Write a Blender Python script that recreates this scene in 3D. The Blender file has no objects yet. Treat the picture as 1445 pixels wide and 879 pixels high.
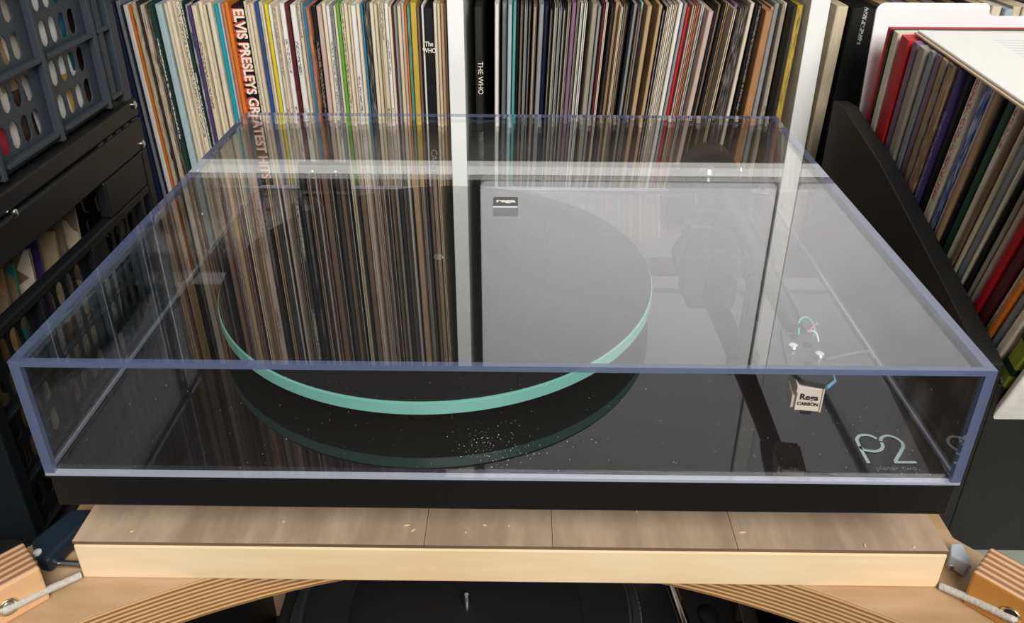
import bpy, bmesh, math, random
from mathutils import Matrix, Vector, Euler
random.seed(7)
scene = bpy.context.scene
COL = scene.collection
R = math.radians

# ------------------------------------------------------------------ camera
CF, CX, CY, CZ, RX, RY, RZ, LIDH, CPY = 1154.13, 0.0075982, -0.302658, 0.285638, 1.09338, -0.00404007, 0.0107467, 0.0684047, 348.37
IW, IH = 1445.0, 879.0
cam = bpy.data.cameras.new('camera')
camo = bpy.data.objects.new('camera', cam); COL.objects.link(camo)
cam.sensor_fit = 'HORIZONTAL'; cam.sensor_width = 36.0
cam.lens = CF / IW * 36.0
cam.shift_y = -(IH / 2 - CPY) / IW
cam.clip_start = 0.01; cam.clip_end = 50
camo.location = (CX, CY, CZ); camo.rotation_euler = (RX, RY, RZ)
scene.camera = camo
cam.dof.use_dof = False

# ------------------------------------------------------------------ world, lights, exposure
world = bpy.data.worlds.new('world'); scene.world = world; world.use_nodes = True
bg = world.node_tree.nodes['Background']
bg.inputs['Color'].default_value = (0.85, 0.93, 1.0, 1); bg.inputs['Strength'].default_value = 0.22

def area_light(name, loc, target, sx, sy, power, color):
    l = bpy.data.lights.new(name, 'AREA'); l.shape = 'RECTANGLE'; l.size = sx; l.size_y = sy
    l.energy = power; l.color = color
    o = bpy.data.objects.new(name, l); COL.objects.link(o); o.location = loc
    o.rotation_euler = (Vector(target) - Vector(loc)).to_track_quat('-Z', 'Y').to_euler()
    return o
# daylight from the tall windows on the photographer's side of the room
area_light('window_daylight', (0.55, -1.75, 1.65), (0.0, 0.35, 0.15), 1.6, 1.3, 95, (1.0, 0.97, 0.92))
scene.view_settings.view_transform = 'Standard'; scene.view_settings.look = 'None'
scene.view_settings.exposure = 0.0; scene.view_settings.gamma = 1.0
scene.view_settings.use_curve_mapping = False

# ------------------------------------------------------------------ pixel -> place helpers
CROT = Euler((RX, RY, RZ)).to_matrix(); CPOS = Vector((CX, CY, CZ))
def ray(u, v): return CROT @ Vector(((u - IW / 2) / CF, -(v - CPY) / CF, -1.0))
def onZ(u, v, z): d = ray(u, v); return CPOS + d * ((z - CZ) / d.z)
def onY(u, v, y): d = ray(u, v); return CPOS + d * ((y - CY) / d.y)
def onX(u, v, x): d = ray(u, v); return CPOS + d * ((x - CX) / d.x)

# ------------------------------------------------------------------ materials
def lin(c):
    if isinstance(c, str):
        c = c.lstrip('#'); c = [int(c[i:i + 2], 16) / 255 for i in (0, 2, 4)]
        c = [x / 12.92 if x <= .04045 else ((x + .055) / 1.055) ** 2.4 for x in c]
    return (*c[:3], 1.0)
def sh(c, k): c = lin(c); return (c[0] * k, c[1] * k, c[2] * k, 1)
MATS = {}
def newmat(name):
    m = bpy.data.materials.new(name); m.use_nodes = True
    nt = m.node_tree; nt.nodes.clear()
    out = nt.nodes.new('ShaderNodeOutputMaterial')
    return m, nt, out
def N(nt, t, **kw):
    n = nt.nodes.new(t)
    for k, v in kw.items():
        if k.startswith('i_'):
            n.inputs[int(k[2:])].default_value = v
        else: setattr(n, k, v)
    return n
def math_n(nt, op, a, b=None, c=None):
    n = nt.nodes.new('ShaderNodeMath'); n.operation = op
    for i, x in enumerate((a, b, c)):
        if x is None: continue
        if isinstance(x, (int, float)): n.inputs[i].default_value = x
        else: nt.links.new(x, n.inputs[i])
    return n.outputs[0]
def mixc(nt, fac, a, b):
    n = nt.nodes.new('ShaderNodeMix'); n.data_type = 'RGBA'
    for s, x in ((n.inputs[0], fac), (n.inputs[6], a), (n.inputs[7], b)):
        if isinstance(x, (int, float, tuple)): s.default_value = x
        else: nt.links.new(x, s)
    return n.outputs[2]
def principled(nt, out, col, rough=.5, metal=0., spec=.5, **kw):
    b = nt.nodes.new('ShaderNodeBsdfPrincipled')
    for nm, x in (('Base Color', col), ('Roughness', rough), ('Metallic', metal), ('Specular IOR Level', spec)):
        if isinstance(x, (int, float, tuple)): b.inputs[nm].default_value = x
        else: nt.links.new(x, b.inputs[nm])
    for k, x in kw.items(): b.inputs[k].default_value = x
    nt.links.new(b.outputs[0], out.inputs[0]); return b
def noise(nt, vec, scale, detail=3, rough=.55):
    n = nt.nodes.new('ShaderNodeTexNoise'); n.inputs['Scale'].default_value = scale
    n.inputs['Detail'].default_value = detail; n.inputs['Roughness'].default_value = rough
    if vec is not None: nt.links.new(vec, n.inputs['Vector'])
    return n.outputs[0]
def coords(nt, which='Object', scale=(1, 1, 1)):
    t = nt.nodes.new('ShaderNodeTexCoord'); m = nt.nodes.new('ShaderNodeMapping')
    m.inputs['Scale'].default_value = scale
    nt.links.new(t.outputs[which], m.inputs[0]); return m.outputs[0]
def smooth(nt, x, lo, hi):
    n = nt.nodes.new('ShaderNodeMapRange'); n.interpolation_type = 'SMOOTHSTEP'
    nt.links.new(x, n.inputs[0]); n.inputs[1].default_value = lo; n.inputs[2].default_value = hi
    return n.outputs[0]
def bump(nt, bsdf, h, strength=.3, dist=.001):
    b = nt.nodes.new('ShaderNodeBump'); b.inputs['Strength'].default_value = strength; b.inputs['Distance'].default_value = dist
    nt.links.new(h, b.inputs['Height']); nt.links.new(b.outputs[0], bsdf.inputs['Normal'])

def plain(name, col, rough=.5, metal=0., spec=.5, var=.0, nscale=40, bumps=0., **kw):
    if name in MATS: return MATS[name]
    m, nt, out = newmat(name); c = lin(col)
    if var or bumps:
        n = noise(nt, coords(nt), nscale)
        cc = mixc(nt, n, sh(col, 1 - var), sh(col, 1 + var)) if var else c
        b = principled(nt, out, cc, rough, metal, spec, **kw)
        if bumps: bump(nt, b, n, bumps)
    else: principled(nt, out, c, rough, metal, spec, **kw)
    MATS[name] = m; return m

def clear_acrylic(name, tint=(.985, .99, .995), f0=.036, haze=.0, hazecol=(.8, .85, .9)):
    m, nt, out = newmat(name)
    lw = N(nt, 'ShaderNodeLayerWeight'); lw.inputs[0].default_value = .5
    f = math_n(nt, 'MULTIPLY_ADD', math_n(nt, 'POWER', lw.outputs['Facing'], 2.9), 1 - f0, f0)
    tr = N(nt, 'ShaderNodeBsdfTransparent'); tr.inputs[0].default_value = (*tint, 1)
    gl = N(nt, 'ShaderNodeBsdfGlossy'); gl.inputs['Roughness'].default_value = .0; gl.inputs[0].default_value = (1, 1, 1, 1)
    src = tr.outputs[0]
    if haze:
        df = N(nt, 'ShaderNodeBsdfDiffuse'); df.inputs[0].default_value = (*hazecol, 1)
        mh = N(nt, 'ShaderNodeMixShader'); mh.inputs[0].default_value = haze
        nt.links.new(tr.outputs[0], mh.inputs[1]); nt.links.new(df.outputs[0], mh.inputs[2]); src = mh.outputs[0]
    mx = N(nt, 'ShaderNodeMixShader'); nt.links.new(f, mx.inputs[0])
    nt.links.new(src, mx.inputs[1]); nt.links.new(gl.outputs[0], mx.inputs[2]); nt.links.new(mx.outputs[0], out.inputs[0])
    MATS[name] = m; return m
M_CLEAR = clear_acrylic('clear_acrylic')
M_EDGE = clear_acrylic('blue_edge_glow_acrylic', (.62, .68, .85), .05, .55, (.135, .165, .27))  # acrylic's blue edge tint, with the glow inside the sheet put into the colour
M_RIM = clear_acrylic('rim_highlight_acrylic', (.8, .84, .95), .08, .55, (.5, .52, .6))  # white highlight along the lid's lower edge, painted as a pale body colour
M_GLOSS = plain('gloss_black_acrylic', (.006, .006, .007), .02, 0, .5, **{'Coat Weight': .3, 'Coat Roughness': .0})
M_PEDGE = plain('satin_black_edge', (.008, .008, .008), .3, 0, .4)
M_FELT = plain('black_felt', (.012, .012, .013), .95, 0, .1, .3, 900, .3)
M_BLKP = plain('black_plastic', (.012, .012, .013), .35, 0, .4)
M_BLKM = plain('matt_black_paint', (.014, .0135, .0135), .5, 0, .35, .15, 60)
M_CHROME = plain('chrome', (.8, .8, .82), .12, 1)
M_ALU = plain('brushed_aluminium', (.55, .56, .58), .3, 1)
M_SILVER = plain('silver_print', '#a9b8b5', .5, 0, .4)
M_DIM = plain('dim_silver_print', '#767f7d', .5)
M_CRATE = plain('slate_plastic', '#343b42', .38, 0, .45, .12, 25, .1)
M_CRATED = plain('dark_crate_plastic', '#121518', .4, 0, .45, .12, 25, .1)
M_WHITE = plain('white_laminate', '#efefec', .38, 0, .4, .02, 8)
M_DOOR = plain('pale_panel', '#cfcfd4', .3, 0, .45, .02, 5)
M_WCARD = plain('white_plastic_card', '#f0f1f1', .4, 0, .4)
M_PAPER = plain('white_paper', '#eceae4', .75, 0, .2, .04, 60)
M_CREAMP = plain('aged_paper', '#cdb898', .8, 0, .2, .1, 80)
M_ROPE = plain('grey_cord', '#b9b4aa', .8, 0, .2, .25, 500, .6)
M_BRASS = plain('brass_ring', (.75, .62, .38), .25, 1)
M_CART = plain('cartridge_cream', '#e3d5c5', .45)
M_INK = plain('black_ink', (.01, .01, .01), .5)
M_HEAD = plain('dark_grey_metal', '#4a4b4d', .35, .3, .5)
M_WALL = plain('wall_paint', '#cfcbc2', .8, 0, .2, .03, 4)
M_FLOOR = plain('floor_paint', '#4a4038', .6, 0, .3, .15, 6)
M_TABLE = plain('grey_green_top', '#8d9488', .45, 0, .4, .06, 6)
M_PALEBLUE = plain('pale_blue_plastic', '#b7bfca', .3, 0, .5)
M_DUST = plain('dust', '#d8d6d0', .9)
M_RUBBER = plain('rubber', (.01, .01, .01), .8)
M_BLUE = plain('blue_wire', '#79a9c0', .4); M_GREEN = plain('green_wire', '#47b39a', .4); M_RED = plain('red_wire', '#c46a70', .4); M_WIREW = plain('white_wire', '#dcdcd8', .4)

def rim_glass():
    m, nt, out = newmat('green_glass_rim')
    d = N(nt, 'ShaderNodeBsdfDiffuse'); d.inputs[0].default_value = lin('#84c6b6')
    t = N(nt, 'ShaderNodeBsdfTranslucent'); t.inputs[0].default_value = lin('#84c6b6')
    g = N(nt, 'ShaderNodeBsdfGlossy'); g.inputs['Roughness'].default_value = .15
    a = N(nt, 'ShaderNodeMixShader'); a.inputs[0].default_value = .15
    b = N(nt, 'ShaderNodeMixShader'); b.inputs[0].default_value = .04
    nt.links.new(d.outputs[0], a.inputs[1]); nt.links.new(t.outputs[0], a.inputs[2])
    nt.links.new(a.outputs[0], b.inputs[1]); nt.links.new(g.outputs[0], b.inputs[2]); nt.links.new(b.outputs[0], out.inputs[0])
    return m
M_RIMG = rim_glass()

def wood(name, c1, c2, axis=0, scale=6, stretch=12, rough=.55, bumps=.2):
    m, nt, out = newmat(name)
    s = [stretch, stretch, stretch]; s[axis] = 1
    v = coords(nt, 'Object', tuple(s))
    n1 = noise(nt, v, scale, 5, .6); n2 = noise(nt, coords(nt, 'Object'), 9, 2)
    f = math_n(nt, 'MULTIPLY_ADD', n2, .5, math_n(nt, 'MULTIPLY', n1, .7))
    col = mixc(nt, smooth(nt, f, .4, .8), lin(c1), lin(c2))
    b = principled(nt, out, col, rough, 0, .35); bump(nt, b, n1, bumps, .0006)
    MATS[name] = m; return m
M_PALEWOOD = wood('pale_birch', '#e6d0ae', '#d9bb90', 0, 5, 10, .5, .05)
M_OLDPLY = wood('worn_plywood', '#c0a78e', '#9a836d', 1, 14, 4, .6, .6)
M_DESKTOP = wood('varnished_birch', '#c2a484', '#a3835c', 0, 6, 6, .35, .03)
M_DARKPLY = wood('ply_layer', '#7d6450', '#5b4636', 0, 10, 20, .7, .2)
M_ORANGEWOOD = wood('orange_birch', '#c08440', '#a86c2c', 0, 6, 5, .35, .05)
M_PEACHWOOD = wood('peach_birch', '#dcb084', '#cb9b6c', 0, 6, 5, .4, .05)
def plymat(name, axis, pitch, c1, c2):
    m, nt, out = newmat(name)
    t = N(nt, 'ShaderNodeTexCoord'); s = N(nt, 'ShaderNodeSeparateXYZ'); nt.links.new(t.outputs['Object'], s.inputs[0])
    w = math_n(nt, 'SINE', math_n(nt, 'MULTIPLY', s.outputs[axis], 2 * math.pi / pitch))
    n = noise(nt, coords(nt, 'Object'), 60, 3)
    f = smooth(nt, math_n(nt, 'ADD', w, math_n(nt, 'MULTIPLY_ADD', n, 1.0, -.5)), -.5, .7)
    principled(nt, out, mixc(nt, f, lin(c1), lin(c2)), .5, 0, .3); MATS[name] = m; return m
M_PLYZ = plymat('ply_edge_across_height', 2, .0030, '#8a6238', '#cfa878')
M_PLYY = plymat('ply_edge_across_depth', 1, .0042, '#96694a', '#d0a884')

# sleeve materials ------------------------------------------------------
def sleeve_mat(c, style='plain', c2='#2b2724'):
    key = 'sleeve_%s_%s_%s' % (c.lstrip('#'), style, c2.lstrip('#'))
    if key in MATS: return MATS[key]
    m, nt, out = newmat(key)
    oi = N(nt, 'ShaderNodeObjectInfo')
    t = N(nt, 'ShaderNodeTexCoord'); s = N(nt, 'ShaderNodeSeparateXYZ'); nt.links.new(t.outputs['Generated'], s.inputs[0])
    off = math_n(nt, 'MULTIPLY', oi.outputs['Random'], 57.0)
    cmb = N(nt, 'ShaderNodeCombineXYZ')
    nt.links.new(math_n(nt, 'MULTIPLY_ADD', s.outputs[0], 3.0, off), cmb.inputs[0])
    nt.links.new(math_n(nt, 'MULTIPLY', s.outputs[1], 3.0), cmb.inputs[1]); nt.links.new(math_n(nt, 'MULTIPLY', s.outputs[2], 5.0), cmb.inputs[2])
    wear = noise(nt, cmb.outputs[0], 3.0, 4)
    col = mixc(nt, smooth(nt, wear, .3, .75), sh(c, .78), sh(c, 1.08))
    if style in ('text', 'wide'):
        zz = math_n(nt, 'MULTIPLY', s.outputs[2], 210.0 if style == 'text' else 330.0)
        wn = N(nt, 'ShaderNodeTexWhiteNoise'); wn.noise_dimensions = '1D'
        gx = math_n(nt, 'MULTIPLY', math_n(nt, 'FLOOR', math_n(nt, 'MULTIPLY', s.outputs[0], 9.0 if style == 'text' else 17.0)), 13.7)
        nt.links.new(math_n(nt, 'ADD', math_n(nt, 'ADD', math_n(nt, 'FLOOR', zz), gx), off), wn.inputs['W'])
        let = math_n(nt, 'GREATER_THAN', wn.outputs[0], .42)
        wn2 = N(nt, 'ShaderNodeTexWhiteNoise'); wn2.noise_dimensions = '1D'
        nt.links.new(math_n(nt, 'ADD', math_n(nt, 'FLOOR', math_n(nt, 'MULTIPLY', s.outputs[2], 9.0)), off), wn2.inputs['W'])
        word = math_n(nt, 'GREATER_THAN', wn2.outputs[0], .45)
        mid = math_n(nt, 'MULTIPLY', math_n(nt, 'GREATER_THAN', s.outputs[0], .24 if style == 'text' else .40), math_n(nt, 'LESS_THAN', s.outputs[0], .76 if style == 'text' else .56))
        fr = math_n(nt, 'LESS_THAN', s.outputs[1], .02)
        f = math_n(nt, 'MULTIPLY', math_n(nt, 'MULTIPLY', let, word), math_n(nt, 'MULTIPLY', mid, fr))
        col = mixc(nt, math_n(nt, 'MULTIPLY', f, .75), col, lin(c2))
    elif style == 'mottle':
        col = mixc(nt, smooth(nt, noise(nt, cmb.outputs[0], 3.5, 4), .45, .65), col, lin(c2))
    elif style == 'art':
        v = N(nt, 'ShaderNodeTexVoronoi'); v.inputs['Scale'].default_value = 1.3; nt.links.new(cmb.outputs[0], v.inputs['Vector'])
        sp = N(nt, 'ShaderNodeSeparateColor'); nt.links.new(v.outputs['Color'], sp.inputs[0])
        col = mixc(nt, math_n(nt, 'GREATER_THAN', sp.outputs[0], .55), col, lin(c2))
    principled(nt, out, col, .55, 0, .3); MATS[key] = m; return m

# ------------------------------------------------------------------ mesh building
class MB:
    def __init__(s): s.v = []; s.f = []; s.m = []
    def face(s, pts, mi=0):
        i = len(s.v); s.v += [tuple(p) for p in pts]; s.f.append(tuple(range(i, i + len(pts)))); s.m.append(mi)
    def box(s, lo, hi, mi=0, mat=None, mis=None):
        x0, y0, z0 = lo; x1, y1, z1 = hi
        P = [Vector(p) for p in ((x0, y0, z0), (x1, y0, z0), (x1, y1, z0), (x0, y1, z0), (x0, y0, z1), (x1, y0, z1), (x1, y1, z1), (x0, y1, z1))]
        if mat is not None: P = [mat @ p for p in P]
        i = len(s.v); s.v += [tuple(p) for p in P]
        # order: bottom, top, front, right, back, left
        for k, q in enumerate(((3, 2, 1, 0), (4, 5, 6, 7), (0, 1, 5, 4), (1, 2, 6, 5), (2, 3, 7, 6), (3, 0, 4, 7))):
            s.f.append(tuple(i + j for j in q)); s.m.append(mis[k] if mis else mi)
        return s
    def prism(s, poly, z0, z1, mi=0, mside=None, mat=None):
        n = len(poly); i = len(s.v)
        P = [Vector((x, y, z0)) for x, y in poly] + [Vector((x, y, z1)) for x, y in poly]
        if mat is not None: P = [mat @ p for p in P]
        s.v += [tuple(p) for p in P]
        s.f.append(tuple(i + k for k in reversed(range(n)))); s.m.append(mi)
        s.f.append(tuple(i + n + k for k in range(n))); s.m.append(mi)
        for k in range(n):
            s.f.append((i + k, i + (k + 1) % n, i + n + (k + 1) % n, i + n + k)); s.m.append(mi if mside is None else mside)
        return s
    def tube(s, path, r, seg=10, mi=0, caps=True):
        path = [Vector(p) for p in path]; n = len(path)
        rs = r if isinstance(r, (list, tuple)) else [r] * n
        i0 = len(s.v); up = None
        for k, p in enumerate(path):
            d = (path[min(k + 1, n - 1)] - path[max(k - 1, 0)]).normalized()
            if up is None: up = Vector((0, 0, 1)) if abs(d.z) < .9 else Vector((1, 0, 0))
            a = d.cross(up).normalized(); b = a.cross(d).normalized(); up = b
            for j in range(seg):
                t = 2 * math.pi * j / seg; s.v.append(tuple(p + (a * math.cos(t) + b * math.sin(t)) * rs[k]))
        for k in range(n - 1):
            for j in range(seg):
                s.f.append((i0 + k * seg + j, i0 + k * seg + (j + 1) % seg, i0 + (k + 1) * seg + (j + 1) % seg, i0 + (k + 1) * seg + j)); s.m.append(mi)
        if caps:
            s.f.append(tuple(i0 + j for j in reversed(range(seg)))); s.m.append(mi)
            s.f.append(tuple(i0 + (n - 1) * seg + j for j in range(seg))); s.m.append(mi)
        return s
    def lathe(s, prof, c=(0, 0, 0), seg=48, mis=None, mat=None):
        c = Vector(c); i0 = len(s.v); n = len(prof)
        for r, z in prof:
            for j in range(seg):
                t = 2 * math.pi * j / seg; q = Vector((r * math.cos(t), r * math.sin(t), z))
                if mat is not None: q = mat @ q
                s.v.append(tuple(c + q))
        for k in range(n - 1):
            for j in range(seg):
                s.f.append((i0 + k * seg + j, i0 + k * seg + (j + 1) % seg, i0 + (k + 1) * seg + (j + 1) % seg, i0 + (k + 1) * seg + j)); s.m.append(mis[k] if mis else 0)
        s.f.append(tuple(i0 + j for j in reversed(range(seg)))); s.m.append(mis[0] if mis else 0)
        s.f.append(tuple(i0 + (n - 1) * seg + j for j in range(seg))); s.m.append(mis[-1] if mis else 0)
        return s
    def mesh(s, name, mats):
        me = bpy.data.meshes.new(name); me.from_pydata(s.v, [], s.f)
        for m in (mats if isinstance(mats, (list, tuple)) else [mats]): me.materials.append(m)
        me.polygons.foreach_set('material_index', s.m); me.update(); return me
    def build(s, name, mats, parent=None, bev=0, smooth_=False, seg=2):
        me = s.mesh(name, mats); o = bpy.data.objects.new(name, me); COL.objects.link(o)
        if parent is not None: o.parent = parent; o.matrix_parent_inverse = world_of(parent).inverted()
        if bev:
            b = o.modifiers.new('bevel', 'BEVEL'); b.width = bev; b.segments = seg; b.limit_method = 'ANGLE'; b.angle_limit = R(40)
        if smooth_:
            me.polygons.foreach_set('use_smooth', [True] * len(me.polygons)); me.update()
            try: me.set_sharp_from_angle(angle=R(40))
            except Exception: pass
        return o
def world_of(o):
    m = Matrix.Translation(o.location) @ o.rotation_euler.to_matrix().to_4x4()
    if o.parent: m = world_of(o.parent) @ o.matrix_parent_inverse @ m
    return m
def tag(o, label=None, cat=None, group=None, kind=None):
    if label: o['label'] = label
    if cat: o['category'] = cat
    if group: o['group'] = group
    if kind: o['kind'] = kind
    return o
def empty(name, loc=(0, 0, 0), label=None, cat=None, group=None):
    o = bpy.data.objects.new(name, None); o.empty_display_size = .02; COL.objects.link(o); o.location = loc
    return tag(o, label, cat, group)
def text_mesh(txt, size, bold=0., extrude=0., align='LEFT', sx=1.):
    c = bpy.data.curves.new('t', 'FONT'); c.body = txt; c.size = size; c.offset = bold; c.extrude = extrude
    c.align_x = align; c.align_y = 'CENTER'; c.resolution_u = 3
    o = bpy.data.objects.new('t', c); COL.objects.link(o)
    dg = bpy.context.evaluated_depsgraph_get(); me = bpy.data.meshes.new_from_object(o.evaluated_get(dg))
    bpy.data.objects.remove(o); bpy.data.curves.remove(c)
    if sx != 1.:
        for v in me.vertices: v.co.x *= sx
    return me
def put_text(name, me, mat, parent, mw):
    me.materials.clear(); me.materials.append(mat); me.transform(mw)
    o = bpy.data.objects.new(name, me); COL.objects.link(o); o.parent = parent
    o.matrix_parent_inverse = Matrix.Identity(4)
    return o
def spline(pts, n=6):
    pts = [Vector(p) for p in pts]; P = [pts[0]] + pts + [pts[-1]]; out = []
    for i in range(1, len(P) - 2):
        for k in range(n):
            t = k / n; a, b, c, d = P[i - 1], P[i], P[i + 1], P[i + 2]
            out.append(.5 * ((2 * b) + (c - a) * t + (2 * a - 5 * b + 4 * c - d) * t * t + (3 * b - a - 3 * c + d) * t ** 3))
    out.append(pts[-1]); return out
def ribbon(mb, pts, w, z, th=.0002):
    n = len(pts); L = []; Rr = []
    for k, p in enumerate(pts):
        d = (pts[min(k + 1, n - 1)] - pts[max(k - 1, 0)]); d.z = 0; d.normalize(); nn = Vector((-d.y, d.x, 0))
        L.append(p + nn * w / 2); Rr.append(p - nn * w / 2)
    for k in range(n - 1):
        mb.face([(q.x, q.y, z + th) for q in (Rr[k], Rr[k + 1], L[k + 1], L[k])])

# ------------------------------------------------------------------ room
FLOOR_Z = -.95
tag(MB().box((-2.5, -3, FLOOR_Z - .05), (2.5, 1.0, FLOOR_Z)).build('floor', M_FLOOR), kind='structure')
tag(MB().box((-2.5, .93, FLOOR_Z), (2.5, 1.0, 1.7)).build('wall_back', M_WALL), kind='structure')

# ------------------------------------------------------------------ record shelf unit
SY = .500; SB = -.184; U0, U1 = .165, .181; ST = .531
COLS = [(-.749, -.414), (-.398, -.063), (-.047, .285), (.3035, .640)]
shelf = empty('record_shelf', (0, SY, FLOOR_Z), 'white laminate cube shelf packed with upright record sleeves', 'shelf')
for lo, hi in ((-.787, -.749), (-.414, -.398), (-.063, -.047), (.285, .3035), (.640, .678)):
    MB().box((lo, SY, FLOOR_Z), (hi, SY + .39, ST)).build('upright', M_WHITE, shelf, .0008)
for x0, x1 in COLS:
    for z0, z1 in ((U0, U1), (SB - .016, SB), (-.551, -.535)):
        MB().box((x0, SY, z0), (x1, SY + .39, z1)).build('shelf_board', M_WHITE, shelf, .0008)
    MB().box((x0, SY + .378, SB), (x1, SY + .389, U0)).build('back_panel', M_BLKM, shelf)
    MB().box((x0, SY + .378, U1), (x1, SY + .389, ST)).build('back_panel', M_BLKM, shelf)
MB().box((-.787, SY, ST), (.678, SY + .39, ST + .038)).build('top_board', M_WHITE, shelf, .001)
MB().box((-.749, SY, FLOOR_Z), (.640, SY + .39, FLOOR_Z + .038)).build('bottom_board', M_WHITE, shelf, .001)
def rrect(x0, x1, z0, z1, r, y0, y1, name, mat, parent):
    pts = []
    for cx, cz, a0 in ((x1 - r, z0 + r, -90), (x1 - r, z1 - r, 0), (x0 + r, z1 - r, 90), (x0 + r, z0 + r, 180)):
        for k in range(7): a = R(a0 + 15 * k); pts.append((cx + r * math.cos(a), cz + r * math.sin(a)))
    m = Matrix(((1, 0, 0, 0), (0, 0, -1, 0), (0, 1, 0, 0), (0, 0, 0, 1)))   # prism z -> -y
    return MB().prism(pts, -y1, -y0, mat=m).build(name, mat, parent, .0012)
rrect(-.034, .2835, .189, .522, .008, SY + .004, SY + .020, 'door', M_DOOR, shelf)
rrect(.305, .632, .189, .522, .008, SY + .004, SY + .020, 'door', M_DOOR, shelf)

# ------------------------------------------------------------------ records
ORD = 'first second third fourth fifth sixth seventh eighth ninth tenth eleventh twelfth thirteenth fourteenth fifteenth sixteenth seventeenth eighteenth nineteenth'.split()
TENS = {2: 'twent', 3: 'thirt', 4: 'fort', 5: 'fift', 6: 'sixt', 7: 'sevent', 8: 'eight', 9: 'ninet'}
def ordinal(n):
    if n <= 19: return ORD[n - 1]
    t, u = divmod(n, 10)
    return TENS[t] + ('ieth' if u == 0 else 'y-' + ORD[u - 1])
SL = {}
SH = .314
def sleeve_mesh(kind, t, h=SH, d=.312):
    t = max(.0012, round(t * 2000) / 2000); key = (kind, t, h)
    if key not in SL:
        mb = MB()
        if kind == 'spine':
            c = min(.0012, t * .3)
            prof = [(-t / 2, c * 1.3), (-t / 2 + c * .4, c * .35), (-t / 2 + c, 0), (t / 2 - c, 0), (t / 2 - c * .4, c * .35), (t / 2, c * 1.3), (t / 2, d), (-t / 2, d)]
            mb.prism(prof, 0, h)
        else:
            b = max(.0007, min(.0011, t * .24))
            g = .0002
            prof = [(-t / 2, 0), (-t / 2 + b, g), (-t / 2 + b, d - b), (t / 2 - b, d - b), (t / 2 - b, g), (t / 2, 0), (t / 2, d), (-t / 2, d)]
            mb.prism(prof, 0, h)
        SL[key] = (mb, t)
    return SL[key]
ME = {}
def record(mat_, kind, t, mw, label, group, h=SH, inner='#d9cfbd', d=.312, cat='record'):
    mb, t2 = sleeve_mesh(kind, t, h, d); k = (kind, t2, h, mat_.name)
    if k not in ME: ME[k] = mb.mesh('record_sleeve', mat_)
    o = bpy.data.objects.new('record_sleeve', ME[k]); COL.objects.link(o); o.matrix_world = mw
    o.location = mw.to_translation(); o.rotation_euler = mw.to_euler()
    tag(o, label, cat, group)
    if kind == 'open':
        it = max(.0006, t2 - 2 * max(.0007, min(.0011, t2 * .24)) - .0004); im = sleeve_mat(inner)
        kk = ('inner', t2, h, inner)
        if kk not in ME:
            ME[kk] = MB().box((-it / 2, .004, .001), (it / 2, d - .004, h - .004)).mesh('inner_sleeve', im)
        c = bpy.data.objects.new('inner_sleeve', ME[kk]); COL.objects.link(c); c.parent = o
    return o
CNAME = {'K': ('#151517', 'black'), 'C': ('#d8c9aa', 'cream'), 'W': ('#e9e6de', 'white'), 'G': ('#8f9294', 'grey'), 'D': ('#33302e', 'charcoal'),
         'N': ('#1d2440', 'navy'), 'B': ('#2f4f92', 'blue'), 'T': ('#159aab', 'teal'), 'O': ('#dd7a28', 'orange'), 'Y': ('#dccb2e', 'yellow'),
         'M': ('#5b2226', 'maroon'), 'R': ('#c1272b', 'red'), 'E': ('#69a93a', 'green'), 'P': ('#4a3a6e', 'purple'), 'S': ('#a9bcc2', 'pale blue'),
         'A': ('#b89a74', 'tan'), 'U': ('#7c6450', 'brown'), 'F': ('#1f3a34', 'dark green'), 'J': ('#c7b0a2', 'pinkish'), 'H': ('#c9a944', 'mustard'),
         'L': ('#2f86b0', 'bright blue'), 'V': ('#85687d', 'mauve'), 'Z': ('#57a59a', 'sea green'), 'X': ('#c9805c', 'terracotta'), 'I': ('#e2d5bd', 'ivory'), 'Q': ('#9c9384', 'taupe')}
STYN = {'p': 'plain', 't': 'text', 'm': 'mottle', 'o': 'plain'}
def sleeve_words(code, sty, where, n):
    c = CNAME[code][1]
    a = {'p': '%s record sleeve' % c, 't': '%s record sleeve with spine print' % c, 'm': '%s blotched record sleeve' % c, 'o': '%s record sleeve, open edge outward' % c}[sty]
    return '%s, %s %s' % (a, ordinal(n), where)
def row_of_records(items, x_at, base_z, yfront, lean, where, group, hvis=.245, yjit=.010, fill=.86):
    """items: (code+style, left, right) at the visible height; x_at maps those numbers to metres"""
    out = {}; n = 0
    for it in items:
        cs, l, r = it[:3]
        if cs[0] == '_': continue
        n += 1
        x0, x1 = x_at(l), x_at(r); xc = (x0 + x1) / 2
        a = lean(xc); t = (x1 - x0) * (fill if cs[1] != 'o' else fill * .85)
        c2 = it[3] if len(it) > 3 else ('#efe9dc' if CNAME[cs[0]][1] in ('navy', 'charcoal', 'maroon', 'dark green') else '#8d8377' if cs[0] == 'K' else '#4a4138')
        mat_ = sleeve_mat(CNAME[cs[0]][0], STYN[cs[1]], c2)
        z = base_z + abs(math.sin(a)) * t / 2 + .0005
        mw = Matrix.Translation((xc - hvis * math.tan(a), yfront + random.uniform(0, yjit), z)) @ Matrix.Rotation(a, 4, 'Y')
        h = SH - random.choice((0, 0, .001, .002, .003, .004))
        o = record(mat_, 'open' if cs[1] == 'o' else 'spine', t, mw, sleeve_words(cs[0], cs[1], where, n), group, round(h, 3))
        out[(cs, l)] = o
    return out
def grow(spec, scale=1):   # 'Kp35 Gp40' -> list with running edges
    out = []; x = 0
    for w in spec.split():
        cs, n = w[:2], float(w[2:]); out.append((cs, x, x + n)); x += n
    return out, x

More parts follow.
